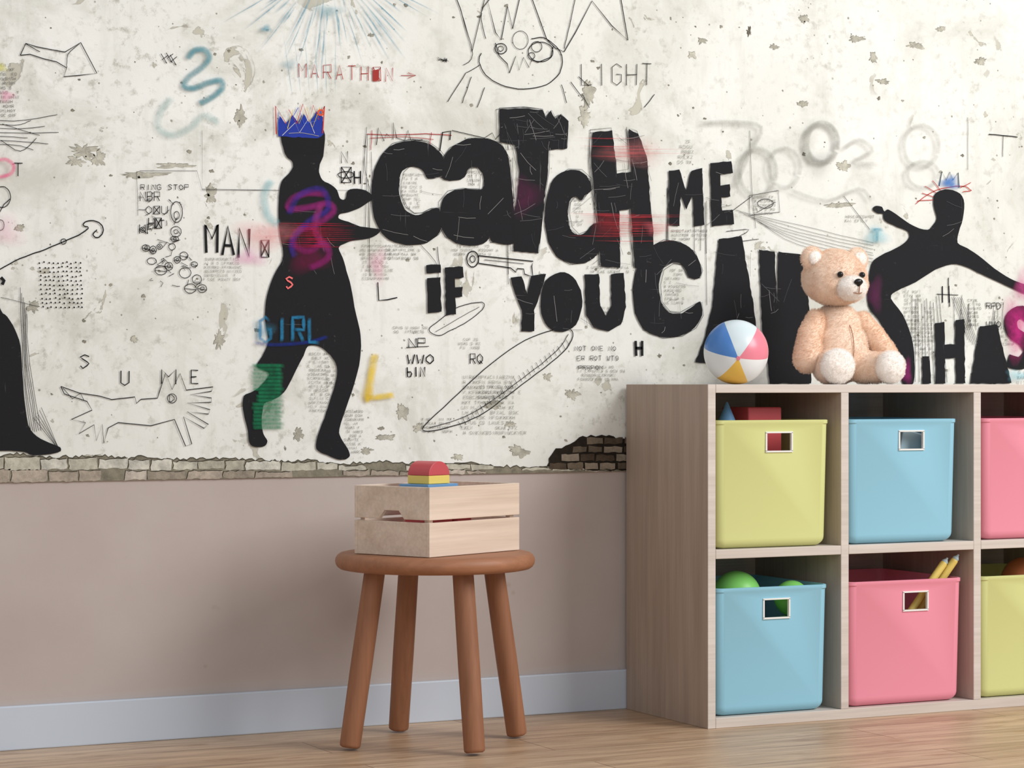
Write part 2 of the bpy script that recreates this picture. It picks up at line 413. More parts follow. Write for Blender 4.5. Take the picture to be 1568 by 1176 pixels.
# light scratches over the letters + scribble outlines around
for (u0, v0, u1, v1, n_) in [(575,225,675,370,12),(680,220,780,368,12),(765,170,865,230,40),(785,230,830,380,10),(905,200,995,405,44),(835,265,915,400,8),(970,375,1070,510,14),(1090,370,1150,500,8),(1025,255,1118,345,12),(1160,390,1225,480,8),(785,425,950,505,8),(430,290,510,420,8),(1440,300,1470,370,4)]:
    for i in range(n_):
        a_ = (random.uniform(u0, u1), random.uniform(v0, v1)); L = random.uniform(10, 42); t = random.choice([0, 1.5, random.uniform(0, 3.1)])+random.uniform(-.2, .2)
        e_ = (min(u1, max(u0, a_[0]+L*math.cos(t))), min(v1, max(v0, a_[1]+L*math.sin(t))))
        ink.line([a_, ((a_[0]+e_[0])/2+random.uniform(-1.5,1.5), (a_[1]+e_[1])/2+1), e_], random.uniform(.3, .6), .0087, random.choice([(110,110,112),(80,80,84),(150,150,147)]))
def sc(pts, wd=1.1, col=K, cl=False, sm=True, off=.0070, jit=.4):
    if sm: pts = catmull(pts, cl, 4); cl = False or cl
    pts = [(p[0]+random.uniform(-jit, jit), p[1]+random.uniform(-jit, jit)) for p in pts]
    ink.line(pts, wd, off, col, closed=cl)
def circ(u, v, ru, rv=None, wd=1.0, col=K, off=.0070):
    rv = rv or ru; sc([(u+ru*math.cos(t), v+rv*math.sin(t)) for t in [i*math.pi/5 for i in range(10)]], wd, col, True, True, off, .25)
for q in (C1, A1, C2, C3, H1, T1):
    for k in range(2):
        dx, dy = random.uniform(-4, 4), random.uniform(-4, 3); sc([(p[0]+dx, p[1]+dy) for p in q], .6, K, True, False, .0069, 1.2)
for i in range(16):
    u = random.choice([random.uniform(900,912), random.uniform(560,572), random.uniform(1060,1085), random.uniform(1018,1030), random.uniform(770,785), random.uniform(955,970)]); v = random.uniform(200, 330)
    sc([(u, v), (u+random.uniform(-4,4), v+random.uniform(60,170))], .6, K, False, False)
# top-left arrow, lines
sc([(30,85),(38,67),(55,72),(75,76),(98,80),(122,66),(147,113),(120,116),(96,118),(101,104),(85,95),(65,90),(45,84)], 1.3, K, True, False)
sc([(122,66),(103,84),(101,104)], .9); sc([(38,67),(60,80)], 1)
block(ink, -30, 98, 30, 180, 4.5, (110,110,105), .0066, .6)
for k in range(7): sc([(-40, 180+k*7), (20, 186+k*6), (50+random.uniform(-20,40), 176+k*9)], .8)
sc([(0,215),(30,232),(55,212)], .9); sc([(2,190),(60,208)], .8)
text(ink, 'T', 20, 250, 13, 20, 3, 1.4, .0070, K)
circ(2, 302, 13, 16, 1.2); sc([(-10,345),(2,318),(14,305)], 1.2); circ(0, 345, 5, 8, 1.1)
sc([(-20,422),(0,412),(30,396),(60,385),(95,371),(125,357),(134,349),(126,345),(134,338),(150,341),(157,352),(150,364),(141,360),(147,352)], 1.7); circ(96, 370, 4, 4, 1.2)
for i in range(10):
    for j in range(11):
        u, v = 59+i*6.8+random.uniform(-1.3,1.3)+j*.4, 402+j*6.8+random.uniform(-1.3,1.3); ink.line([(u,v),(u+1.9,v+1.4)], 2.2, .007, K)
sc([(0,455),(60,470)], .6)
for k in range(6): sc([(30+k*2, 440+k*8), (34+k*2, 560), (46+k*3, 660)], .7, K, False, True, .007, 1)
for k in range(5): sc([(50+k*3, 640-k*4), (90, 690)], .6)
for (u,v) in [(250,90),(258,88),(264,92)]: sc([(u-5,v-7),(u+4,v+8),(u-3,v+2),(u+6,v-5)], 1.0, K, False, False)
text(ink, 'MARATH#N', 456, 98, 11, 21, 8, 1.2, .007, (178,80,76), .6, .9); text(ink, '>', 612, 110, 23, 12, 0, 1, .007, (178,80,76))
ink.poly(rough([(570,108),(578,107),(578,124),(570,124)], .6, 4), .0072, (165,60,56))
text(ink, 'LIGHT', 889, 98, 15, 33, 8, 1.1, .007, (60,60,58), .8)
# big top face with zigzag crown
sc([(690,-20),(704,15),(721,80),(742,-8),(757,50),(766,62),(775,10),(783,45),(795,-8),(812,-5),(835,60),(848,74),(862,80),(880,50),(905,2),(935,40),(960,62),(948,-5)], 1.3, K, False, False)
sc([(735,82),(732,95),(742,115),(765,130),(800,137),(835,130),(855,112),(859,90),(850,72),(830,58),(812,60)], 1.3)
sc([(742,60),(735,20),(752,-5)], 1.0); sc([(705,20),(722,83),(708,100)], .9); sc([(880,-5),(870,40),(862,75)], 1)
circ(765,75,9,8,1.3); circ(765,75,4,4,1); circ(826,80,19,15,1.2); circ(812,86,5,5,1.0); circ(795,62,12,14,.8); circ(820,72,8,8,1)
sc([(757,66),(762,85),(775,98),(778,112),(788,86),(793,108),(800,88),(808,104),(812,92),(822,96),(842,88),(845,72)], 1.3, K, False, False)
for q in [((712,112),(684,156)),((720,118),(706,158)),((740,134),(729,165)),((858,130),(866,158)),((872,126),(890,150)),((884,118),(900,132)),((733,100),(712,112)),((890,145),(900,165)),((1000,145),(985,165))]: sc(list(q), 1.0)
for k in range(14): sc([(668+random.uniform(0,14), 88+k*.6),(676+random.uniform(0,12), 96-k*.5)], .6)
text(ink, 'N', 521, 232, 10, 18, 3, 1.1, .007, K); text(ink, '#', 521, 256, 15, 24, 3, 1.4, .007, K); text(ink, 'H', 541, 262, 9, 20, 3, 2.0, .007, K)
circ(528,268,12,5,1.2); sc([(560,195),(552,290)], .6)
sc([(212,262),(300,262),(308,290),(425,292)], .6, K, False, False); sc([(308,200),(308,292),(560,292)], .4, K, False, False); sc([(208,262),(210,330)], .5)
text(ink, 'MAN', 314, 344, 17, 44, 8, 4.0, .007, K, 1.0, 3); text(ink, '#', 398, 368, 12, 26, 0, 1.8, .007, K)
text(ink, 'RING STOP', 214, 283, 6, 8, 2.4, 1.0, .007, K); text(ink, 'NBR', 213, 294, 8, 14, 3, 1.2, .007, K); text(ink, 'O#U', 222, 316, 9, 12, 3, 1.1, .007, K)
text(ink, 'MF', 212, 344, 9, 14, 3, 1.2, .007, K); text(ink, 'H#', 226, 334, 9, 16, 2, 1.4, .007, K); circ(269,325,9,16,1.1); circ(269,330,4,6,1.0)
for (u,v,a_,b_) in [(222,380,6,5),(233,383,5,6),(243,378,4,4),(268,355,8,8),(266,366,6,4),(280,392,6,6),(296,405,5,4),(245,414,9,7),(257,408,6,6),(282,418,9,8),(300,428,7,7),(290,442,9,7),(308,442,7,6),(270,398,5,5),(231,400,7,5),(217,352,4,4),(262,378,5,5)]:
    circ(u,v,a_,b_,1.0)
    if random.random() < .6: sc([(u-a_,v),(u+a_,v+2)], .9)
    if random.random() < .6: circ(u,v,a_*.4,b_*.4,.9)
for k in range(26):
    u, v = 212+random.uniform(0, 70)+k, 370+k*2.6+random.uniform(-10,10)
    sc([(u+random.uniform(-8,8), v+random.uniform(-6,6)) for _ in range(3)], .8, K, False, False)
for k in range(18):
    u, v = 213+random.uniform(0, 60), 296+random.uniform(0, 62)
    sc([(u+random.uniform(-6,6), v+random.uniform(-5,5)) for _ in range(3)], .8, K, False, False)
sc([(92,592),(120,602),(150,606),(170,612),(205,608),(208,618),(215,611),(240,610),(243,600),(252,571),(262,596),(274,572),(284,597),(325,592),(322,599),(290,604),(322,609),(322,616),(285,617),(320,627),(318,634),(285,630),(318,650),(311,656),(280,638),(292,680),(283,683),(266,642),(230,652),(180,647),(164,655),(158,679),(155,650),(146,675),(143,650),(120,664),(130,647),(108,642),(140,628),(132,615),(97,603)], 1.3, K, True, False)
sc([(95,594),(110,611),(122,602),(128,614)], .9, K, False, False); circ(262,610,7,7,1); text(ink,'D', 258,605,7,10,0,1,.007,K)
text(ink,'S',122,543,13,21,0,1.7,.007,K); text(ink,'U',184,568,12,22,0,1.7,.007,K); text(ink,'M',246,566,22,22,0,1.7,.007,K); text(ink,'E',291,567,11,20,0,1.7,.007,K)
# red / black scribble over C
sc([(560,206),(600,207),(650,205),(690,208)], 1.1, (176,60,60)); sc([(565,212),(620,210),(662,214)], .8, (176,60,60)); sc([(568,200),(566,230)], .9,(176,60,60)); sc([(659,203),(656,225)],.9,(176,60,60))
sc([(575,222),(578,196),(586,216),(590,205),(600,214),(601,188),(606,212),(618,215),(623,200),(628,216),(645,214)], 1.2, K, False, False)
sc([(672,232),(676,203),(688,201),(687,215)], 1.8, K, False, False); sc([(690,200),(740,212),(752,204),(757,214),(764,205)], 1, K, False, False)
sc([(560,195),(556,250),(565,290)], .6)
# key, corner, boomerangs
circ(722,397,9,12,1.6); circ(722,397,4,5,1.2); sc([(731,392),(815,400),(812,408),(814,424),(801,420),(800,412),(790,411),(788,417),(780,410),(731,403)], 1.6, K, True, False); sc([(740,398),(800,404)], .8)
sc([(577,432),(578,460),(592,459),(607,456)], 1.7, K, False, False)
bm_ = [(648,652),(690,612),(740,566),(790,528),(835,508),(868,503),(875,515),(860,540),(820,572),(775,606),(740,632),(700,650),(655,660)]
sc(bm_, 1.3, K, True); sc([(655,655),(700,642),(745,618),(800,578),(850,538),(868,512)], .9)
for k in range(26):
    t = k/25; u = 700+t*165; v = 645-t*125; sc([(u, v), (u+5, v+10)], .6)
sc([(655,505),(672,490),(700,470),(736,463),(737,474),(715,492),(690,505),(670,514)], 1.1, K, True); sc([(665,508),(700,488),(732,470)], .7)
text(ink,'NP',624,518,11,14,3,1.5,.007,K); text(ink,'WWO',622,543,11,14,3.5,1.8,.007,K); text(ink,'bIN',622,562,7,15,3,1.8,.007,K); text(ink,'RQ',718,542,8,15,3,1.4,.007,K)
sc([(620,532),(655,530)], 1); sc([(668,378),(672,412)], .9); sc([(640,372),(670,412),(655,452)], .6)
# gallery of tiny writing
TG = (140,140,133)
for q in [(705,575,805,668,5),(730,590,790,612,5),(880,560,955,585,4),(470,540,508,632,4),(524,628,553,700,4),(586,375,642,402,4),(614,266,645,325,4),(690,375,760,392,4),
          (712,262,735,286,4),(875,305,890,352,4),(905,470,955,500,4),(1015,412,1046,470,4),(1036,215,1060,258,5),(1380,445,1408,540,4),(310,395,370,430,4),(550,375,600,430,4),(895,408,965,422,4),(1025,352,1080,370,4),
          (1505,463,1535,478,6),(1508,484,1536,505,6),(1395,470,1432,545,4),(1480,458,1500,500,4),(1530,500,1560,530,4),(640,640,700,668,4),(700,518,735,540,4),(1150,300,1190,330,4),(600,500,660,512,4),(495,560,520,600,4),(1290,330,1335,345,4),(1555,560,1600,590,5)]:
    block(ink, *q, random.choice([TG,(120,120,114),(150,150,143)]), .0066, .5)
text(ink,'RPD',1508,464,6,9,2,1.0,.007,K); text(ink,'WWO',1508,492,6,9,2,1.0,.007,K)
text(ink,'NOT ONE NO',878,530,4.5,7,2,.8,.007,(70,70,68)); text(ink,'ER ROT WTO',882,545,4.5,7,2,.8,.007,(70,70,68)); text(ink,'PRRFON',884,560,4.5,6,2,.8,.007,(70,70,68))
# right side linework
for k in range(7): sc([(1125+k*6, 322+k*3), (1220, 345+k*5), (1335, 372+k*5)], .5, (80,80,78), False, True, .007, .8)
sc([(1145,300),(1190,292),(1192,325),(1146,330)], .8, K, True, False); sc([(1110,330),(1150,300),(1158,325),(1185,310)], .9, K, False, False); circ(1170,312,12,7,.9)
sc([(1110,355),(1145,352),(1120,370),(1160,366)], .8); sc([(1146,200),(1150,300),(1155,350)], .5); sc([(1290,300),(1330,352)],.6)
sc([(1512,206),(1556,210)], 1.3); sc([(1480,180),(1480,260)], .5); sc([(1534,208),(1533,240)],.7)
for k in range(10): sc([(1395+k*4.5, 450+random.uniform(-6,14)), (1393+k*6, 585)], .6, K, False, False, .007, 1)
for k in range(6): sc([(1455+k*3, 455),(1480+k*4, 520+k*4)], .5)
text(ink,'II',1438,438,6,26,4,1.6,.007,K); sc([(1450,425),(1452,470)], 1.2); sc([(1432,450),(1465,452)], 1)
for k in range(12):
    u = random.uniform(1455,1535); sc([(u, 470+random.uniform(-20,10)),(u+random.uniform(-6,6), 505)], .5)
for (a_,c_) in [((1402,308),(1428,306)),((1410,296),(1430,303)),((1414,285),(1432,296)),((1426,277),(1438,292)),((1468,288),(1484,280)),((1472,294),(1486,292))]: sc([a_, c_], 1, (190,60,55))
sc([(1400,312),(1430,292),(1470,285),(1485,292)], 1.1, (190,60,55))
sc([(1436,285),(1440,263),(1447,276),(1452,264),(1457,276),(1465,265),(1466,288)], 1.4, (50,70,80), False, False)
spray.blob(1452,280,17,12,.0091,(50,120,200),.8)
# --- main crown
ink.poly(rough([(424,209),(426,178),(436,190),(446,176),(455,188),(463,174),(472,188),(482,172),(492,180),(494,205),(486,212),(440,210)], .8, 5), .0082, (42,62,160))
sc([(421,206),(420,163),(436,190),(440,168),(452,190),(462,160),(471,186),(478,162),(486,184),(495,163),(492,205)], 1.6, (196,60,48), False, False, .0092)
sc([(424,200),(424,172),(437,196),(455,165),(463,190),(482,186),(491,168)], 1.4, (60,90,200), False, False, .0093)
sc([(438,198),(446,168),(456,190),(468,165),(476,196),(488,165)], 1.1, (216,190,70), False, False, .0094)
sc([(430,208),(450,188),(456,204),(470,182),(480,205)], .9, (210,210,215), False, False, .0094); circ(489,173,4,4,2.5,(220,90,60),.0095)
ink.poly([(430,208),(493,212),(493,238),(435,236)], .0077, K)
sc([(440,205),(462,204),(486,209)], 1, (150,150,160), False, True, .0094)
# --- S badge, GIRL, colour on the figure
text(ink,'S',436,424,10,18,0,2.6,.0096,(240,120,120),.3)
o_ = .0098
def sp(pts, wd, col, a, sm=True):
    global o_; o_ += .00006; spray.line(catmull(pts) if sm else pts, wd, o_, col, a, True)
def sb(u, v, a_, b_, col, al):
    global o_; o_ += .00006; spray.blob(u, v, a_, b_, o_, col, al)
sp([(500,298),(470,296),(445,305),(440,320),(470,318),(500,312),(508,325),(480,345),(452,355),(448,375),(470,385),(495,372),(500,395),(470,412)], 13, (160,50,130), .6)
sp([(440,330),(455,300),(490,290),(500,320),(470,340),(445,370),(450,395)], 12, (80,60,170), .5)
sp([(490,310),(480,350),(500,385)], 14, (190,70,150), .4)
for k in range(12):
    v = 343+k*3.2; u0 = 432-random.uniform(0,60)*(k%3==0); sp([(u0, v), (480, v+random.uniform(-1,1)), (525+random.uniform(-15,25), v)], 2.0, (200,40,70), .8, False)
sb(405,360,52,26,(245,150,155),.4); sb(380,395,28,16,(240,170,210),.5); sb(470,395,34,28,(150,40,90),.35)
sp([(414,275),(402,300),(408,330),(425,345)], 16, (120,185,195), .5)
text(spray,'GIRL',396,486,16,38,9,7,.0112,(50,135,180),.6,0,.85,True)
sp([(385,525),(420,528),(470,524),(500,515)], 7, (40,60,150), .6); sb(400,505,20,18,(80,160,190),.35)
for k in range(17):
    v = 560+k*5.9; u0 = 384 if v < 600 or v > 618 else 392
    spray.line([(u0+random.uniform(-2,3)-2, v), (u0+3, v), (408, v), (426, v), (432+random.uniform(-3,3), v)], 7.4, .0113+(k%2)*.0001, (36,128,88), .8, True)
# yellow L
sp([(572,540),(566,575),(562,608),(563,612)], 15, (236,206,80), .95); sp([(556,609),(575,608),(602,604)], 12, (236,206,80), .95); sb(560,600,12,20,(236,206,80),.4)
# teal squiggle and drips
TL = (90,152,165)
sp([(284,92),(296,78),(312,78),(318,90),(306,105),(288,118),(280,132),(295,136),(315,128),(335,124),(338,136),(322,150),(302,160)], 12, TL, .85)
sp([(262,150),(245,170),(240,195),(262,208),(290,196),(310,178),(335,190)], 14, (150,190,188), .4)
for k in range(44):
    t = -1.05+2.1*k/43+random.uniform(-.06,.06); r0 = random.uniform(40, 90); r1 = r0+random.uniform(25, 110)
    c0 = (500, -60)
    sp([(c0[0]+r0*1.25*math.sin(t), c0[1]+r0*math.cos(t)), (c0[0]+(r0+r1)/2*1.25*math.sin(t)+1, c0[1]+(r0+r1)/2*math.cos(t)), (c0[0]+r1*1.25*math.sin(t), c0[1]+r1*math.cos(t))], random.uniform(1.8,3.8), (95,155,178), .8, False)
sb(405,45,10,7,(100,160,180),.9); sb(500,18,26,12,(140,185,198),.5); sb(440,100,14,10,(110,165,185),.4)
for k in range(6): sp([(430+k*16,50),(440+k*14,100+random.uniform(0,30)),(445+k*13,150)], 2.0, (110,165,182), .7, False)
# reds, pinks over lettering
for k in range(18):
    v = 210+random.uniform(0,34) if k < 6 else 326+random.uniform(0,44)
    u = random.uniform(860,930); sp([(u,v),(u+50,v+1),(u+random.uniform(80,150),v)], 2.0, (200,60,70), .65, False)
sb(965,235,56,24,(235,150,150),.25); sb(940,345,55,20,(200,60,70),.28); sb(800,300,26,34,(190,60,140),.12); sb(1000,350,22,12,(230,120,130),.35)
sb(1553,500,24,52,(225,60,150),.6); sb(1560,440,14,30,(225,90,160),.5); sb(1335,450,14,30,(150,60,120),.3); sb(1383,570,10,22,(190,50,140),.5); sb(1555,575,24,10,(120,200,220),.5)
sb(1338,362,22,16,(130,200,215),.6); text(spray,'T',1329,352,20,22,0,6,.0136,(40,130,160),.5,0,.9,True)
sb(0,105,10,8,(225,220,90),.7); sb(8,148,14,10,(245,150,190),.6); sp([(-20,250),(5,245),(18,255),(12,268),(-10,272)], 8, (235,80,140), .7); sb(8,355,30,28,(245,190,210),.35)
sb(575,405,14,30,(245,170,200),.45)
GR = (156,156,149)
def ringp(u, v, r, rv, wd, a): sp([(u+r*math.cos(t), v+rv*math.sin(t)) for t in [i*math.pi/6+.4 for i in range(13)]], wd, GR, a)
ringp(1253,220,24,30,12,.85); ringp(1155,265,28,36,10,.55); ringp(1196,258,24,30,9,.4); ringp(1405,225,27,32,9,.42); ringp(1408,268,24,20,8,.4)
sp([(1066,190),(1110,188),(1160,196),(1140,240),(1120,290)], 9, GR, .55); sp([(1285,230),(1310,215),(1330,232),(1300,250),(1340,252)], 9, GR, .4); sp([(1200,290),(1260,308),(1310,290),(1330,310)], 8, GR, .4); sb(1250,250,26,24,GR,.3)

patch.obj('worn_plaster_and_brick', mbrick)
ink.obj('ink_drawings', mink); blk.obj('black_figures_and_letters', mblack); spray.obj('spray_colour', mspray)

# ------------------------------------------------------------------ cube shelf
wv = wood_mat('shelf_wood_shaded_side', (184,165,149), (162,143,128), 'z', 1, .5, .5)  # outer side: its shade is put into the darker wood colour
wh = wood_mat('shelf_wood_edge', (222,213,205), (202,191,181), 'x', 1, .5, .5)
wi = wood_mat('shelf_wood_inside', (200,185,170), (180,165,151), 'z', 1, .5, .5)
sx = [3.095, 3.4879, 3.9026, 4.318]; th = .0225; tw = [.0225, .0235, .0235, .0225]; yf, yb = -.431, -.017
sh = MB()
for i, x in enumerate(sx):
    z0, z1 = (0, .85) if i in (0, 3) else (.0257, .8288)
    sh.box((x, yf, z0), (x+tw[i], yb, z1), 0 if i == 0 else 2)
L_, R_ = sx[0]+th+.0001, sx[3]-.0001
for z0, z1 in ((.829,.85),(0,.0255)): sh.box((L_, yf, z0), (R_, yb-.0065, z1), 1)
for i in range(3): sh.box((sx[i]+tw[i]+.0001, yf, .4185), (sx[i+1]-.0001, yb-.0065, .441), 1)
sh.box((L_, yb-.006, .0), (R_, yb, .85), 2)
o = sh.obj('cube_storage_shelf', [wv, wh, wi], bevel=.001, seg=1)
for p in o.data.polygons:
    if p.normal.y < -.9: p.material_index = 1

# ------------------------------------------------------------------ bins
def bin_mat(name, col):
    m, nt, b = new_mat(name, col, .45, .35)
    bump(nt, b, noise_n(nt, coords(nt), 260, 2), .03, .001); return m
mg = bin_mat('plastic_lime', (213,217,148)); mb_ = bin_mat('plastic_sky_blue', (146,200,222)); mp = bin_mat('plastic_pink', (236,148,168))
mwhite, _, _ = new_mat('plastic_white_rim', (236,236,232), .4)
def storage_bin(x0, x1, z0, z1, mat, hu):
    cx, cy = (x0+x1)/2, (-.424-.062)/2; hw, hd = (x1-x0)/2, (.424-.062)/2
    rc, rb, tk, n = .026, .024, .004, 7
    def ring(ins, z, rr):
        pts = []
        for q, (sx_, sy_) in enumerate(((1,1),(-1,1),(-1,-1),(1,-1))):
            for k in range(n+1):
                a = q*math.pi/2+k*math.pi/2/n
                pts.append(((hw-ins-rr)*sx_+rr*math.cos(a), (hd-ins-rr)*sy_+rr*math.sin(a), z))
        return pts
    H = z1-z0; rings = []
    for k in range(7):
        a = k/6*math.pi/2; ins = rb*(1-math.sin(a)); rings.append(ring(ins+.005, rb*(1-math.cos(a)), max(.004, rc-ins*.5)))
    rings.append(ring(0, H-.012, rc)); rings.append(ring(-.002, H-.009, rc)); rings.append(ring(-.002, H-.001, rc)); rings.append(ring(0, H, rc))
    rings.append(ring(tk, H, rc-tk)); rings.append(ring(tk+.001, H-.01, rc-tk)); rings.append(ring(tk+.006, .02, rc-tk)); rings.append(ring(tk+.02, tk+.003, rc-tk))
    N = 4*(n+1); vs = [p for r in rings for p in r]; fs = []
    for i in range(len(rings)-1):
        for k in range(N): fs.append((i*N+k, i*N+(k+1) % N, (i+1)*N+(k+1) % N, (i+1)*N+k))
    fs.append(tuple(range(N))[::-1]); fs.append(tuple((len(rings)-1)*N+k for k in range(N)))
    rt = MB(); rt.add(vs, fs, 0)
    o = rt.obj('storage_bin', [mat, mwhite]); smooth_angle(o, 35)
    hx, hz, hw_, hh = hu-cx, H-.055, .037, .023
    cu = MB(); cu.box((hx-hw_, -hd-.03, hz-hh), (hx+hw_, -hd+.03, hz+hh)); c = cu.obj('cut', [mat])
    md = o.modifiers.new('b', 'BOOLEAN'); md.object = c; md.solver = 'EXACT'
    dg = bpy.context.evaluated_depsgraph_get(); me = bpy.data.meshes.new_from_object(o.evaluated_get(dg))
    o.modifiers.clear(); o.data = me; bpy.data.objects.remove(c)
    me_b = bmesh.new(); me_b.from_mesh(me)
    fr = MB(); t2 = .003
    for lo, hi in (((hx-hw_-t2, hz+hh-.001), (hx+hw_+t2, hz+hh+t2)), ((hx-hw_-t2, hz-hh-t2), (hx+hw_+t2, hz-hh+.001)), ((hx-hw_-t2, hz-hh), (hx-hw_+.001, hz+hh)), ((hx+hw_-.001, hz-hh), (hx+hw_+t2, hz+hh))):
        fr.box((lo[0], -hd-.002, lo[1]), (hi[0], -hd+.006, hi[1]))
    for f in fr.f:
        nf_ = me_b.faces.new([me_b.verts.new(fr.v[i]) for i in f]); nf_.material_index = 1
    me_b.to_mesh(me); me_b.free()
    if 'plastic_white_rim' not in [m_.name for m_ in me.materials if m_]: me.materials.append(mwhite)
    o.location = (cx, cy, z0); return o
def fx(u, y=-.424):
    t = (u-784)/F; return (CAMY+y)*(SY+t*CY)/(CY-t*SY)
storage_bin(3.122, 3.460, .4415, .761, mg, fx(1193)); storage_bin(3.516, 3.858, .4415, .761, mb_, fx(1395.5))
storage_bin(3.938, 4.284, .4415, .761, mp, 4.12); storage_bin(3.122, 3.456, .026, .344, mb_, fx(1189))
storage_bin(3.516, 3.874, .026, .346, mp, fx(1402)); storage_bin(3.930, 4.284, .026, .346, mg, 4.12)

def solid(name, col, rough=.4):
    m, nt, b = new_mat(name, col, rough); bump(nt, b, noise_n(nt, coords(nt), 180, 2), .03, .001); return m
mred, myel, mblu, mgrn, mor = solid('toy_red', (202,84,90)), solid('toy_yellow', (236,210,112)), solid('toy_blue', (104,156,204)), solid('toy_green', (130,208,106)), solid('toy_orange', (190,112,70))
mpale = solid('toy_pale_blue', (190,215,225)); mwd = wood_mat('crate_pine', (234,215,198), (214,192,172), 'x', .8, .55, .4, .5)

def ball(name, loc, r, mat):
    bm = bmesh.new(); bmesh.ops.create_uvsphere(bm, u_segments=40, v_segments=24, radius=r)
    for v_ in bm.verts:
        if abs(v_.co.z) < r*.03: v_.co *= 0.985
    me = bpy.data.meshes.new(name); bm.to_mesh(me); bm.free(); me.materials.append(mat)
    for p in me.polygons: p.use_smooth = True
    o = bpy.data.objects.new(name, me); o.location = loc; o.rotation_euler = (.4, .3, 0); return link(o)
ball('toy_ball', (3.243, -.325, .316), .062, mgrn); ball('toy_ball', (3.385, -.361, .3066), .045, mgrn)
ball('toy_ball', (3.215, -.30, .194), .060, mgrn); ball('toy_ball', (3.215, -.30, .092), .042, mgrn)
ball('toy_ball', (3.385, -.345, .207), .055, mgrn); ball('toy_ball', (3.385, -.345, .096), .056, mgrn)
tb = MB(); tb.box((3.275,-.33,.449),(3.375,-.20,.792),0); tb.obj('toy_block', [mred], bevel=.004)
tb = MB(); tb.box((3.19,-.345,.449),(3.26,-.27,.745),0); tb.lathe([(.026,.745),(.026,.748),(.003,.804),(.001,.806)], 32, 1, Matrix.Translation((3.222,-.313,0)))
tb.obj('toy_cone_block', [myel, mblu], bevel=.001)
tb = MB(); tb.box((-.05,-.02,0),(.05,.02,.27),0,Matrix.Translation((3.70,-.36,.462))@Matrix.Rotation(.25,4,'Y')); tb.obj('toy_block', [mpale], bevel=.004)
def tube(mb, p0, p1, r0, r1, mi=0, n=20):
    p0, p1 = Vector(p0), Vector(p1); d = p1-p0; q = d.to_track_quat('Z','Y').to_matrix().to_4x4()
    mb.lathe([(r0*.9,0),(r0,.004),(r1,d.length-.004),(r1*.85,d.length)], n, mi, Matrix.Translation(p0)@q)
cr = MB()
for a_, c_ in (((3.722,-.375,.235),(3.842,-.385,.383)), ((3.775,-.345,.235),(3.872,-.392,.391))):
    a_, c_ = Vector(a_), Vector(c_); dd = (c_-a_).normalized()
    tube(cr, a_, c_, .0100, .0100, 0); tube(cr, c_, c_+dd*.016, .009, .003, 1)
cr.obj('yellow_crayons', [myel, mpale])
tb = MB(); tb.box((3.64,-.405,.036),(3.80,-.32,.222),0); tb.obj('toy_block', [myel], bevel=.005)
xo = fx(1568,-.28)
ball('toy_ball', (xo, -.28, CAMZ-(888-588)*(xo*SY+5.3*CY)/F), .062, mor)
ball('toy_ball', (xo, -.28, .092), .058, mor); ball('toy_ball', (xo+.02, -.27, .205), .054, mor)

# ------------------------------------------------------------------ stool
ms = wood_mat('stool_brown_wood', (170,118,86), (144,96,68), 'z', .6, .5, .45, .6)
ms2 = wood_mat('stool_seat_wood', (172,118,86), (150,100,71), 'x', .6, .5, .45, .6)
stool = empty('stool', (2.3935, -.349, 0))
seat = MB(); R = .2365; pr = []
for k in range(9):
    a = -math.pi/2+k*math.pi/8; pr.append((R-.019+.019*math.cos(a), .434+.0195*math.sin(a)))
pr = [(.001,.4145)]+pr+[(.001,.4535)]
seat.lathe(pr, 96); o = seat.obj('seat', ms2, stool); smooth_angle(o, 50)
ks = [(-.378,5.646),(-.0853,5.567),(.0126,5.845),(-.278,5.943)]
for i, (a_, d_) in enumerate(ks):
    la, dd = a_+.182, d_-5.75
    wx, wy = la*CY+dd*SY, -la*SY+dd*CY
    lg = MB(); p0 = Vector((wx, wy, .0)); p1 = Vector((wx*.70, wy*.70, .425)); d = p1-p0
    q = d.to_track_quat('Z','Y').to_matrix().to_4x4()
    lg.lathe([(.019,.006),(.0235,.009),(.0245,.014),(.0255,.20),(.0245,.43)], 32, 0, Matrix.Translation(p0)@q)
    o = lg.obj('leg_%d' % (i+1), ms, stool); smooth_angle(o, 50)

# ------------------------------------------------------------------ crate
ang = math.atan2(.429, .905)
crate = empty('wooden_crate', (2.398, -.354, .4545)); crate.rotation_euler = (0, 0, ang)
LX, LY, H, tk = .1665, .115, .160, .010
cr = MB()
for s in (-1, 1):
    y0, y1 = (s*LY-(tk if s > 0 else 0), s*LY+(0 if s > 0 else tk))
    cr.box((-LX, y0, 0), (LX, y1, .0785)); cr.box((-LX, y0, .0845), (LX, y1, H))
for s in (-1, 1):
    x0, x1 = (s*LX-(tk if s > 0 else 0), s*LX+(0 if s > 0 else tk))
    M = Matrix(((0,1,0,0),(1,0,0,0),(0,0,1,0),(0,0,0,1)))
    a_ = LY-tk
    cr.box((x0, -a_, 0), (x1, a_, .0785))
    cr.prism([(-a_,.0845),(-.038,.0845),(-.022,.104),(.022,.104),(.038,.0845),(a_,.0845),(a_,H),(-a_,H)], x0, x1, 0, M)
    for t in (-1, 1):
        cr.box((s*(LX-tk)-(.014 if s > 0 else 0), t*a_-(.014 if t > 0 else 0), .002), (s*(LX-tk)+(0 if s > 0 else .014), t*a_+(0 if t > 0 else .014), H-.004))
cr.box((-LX+tk, -LY+tk, .001), (LX-tk, LY-tk, .009))
cr.obj('slats', mwd, crate, bevel=.0012)
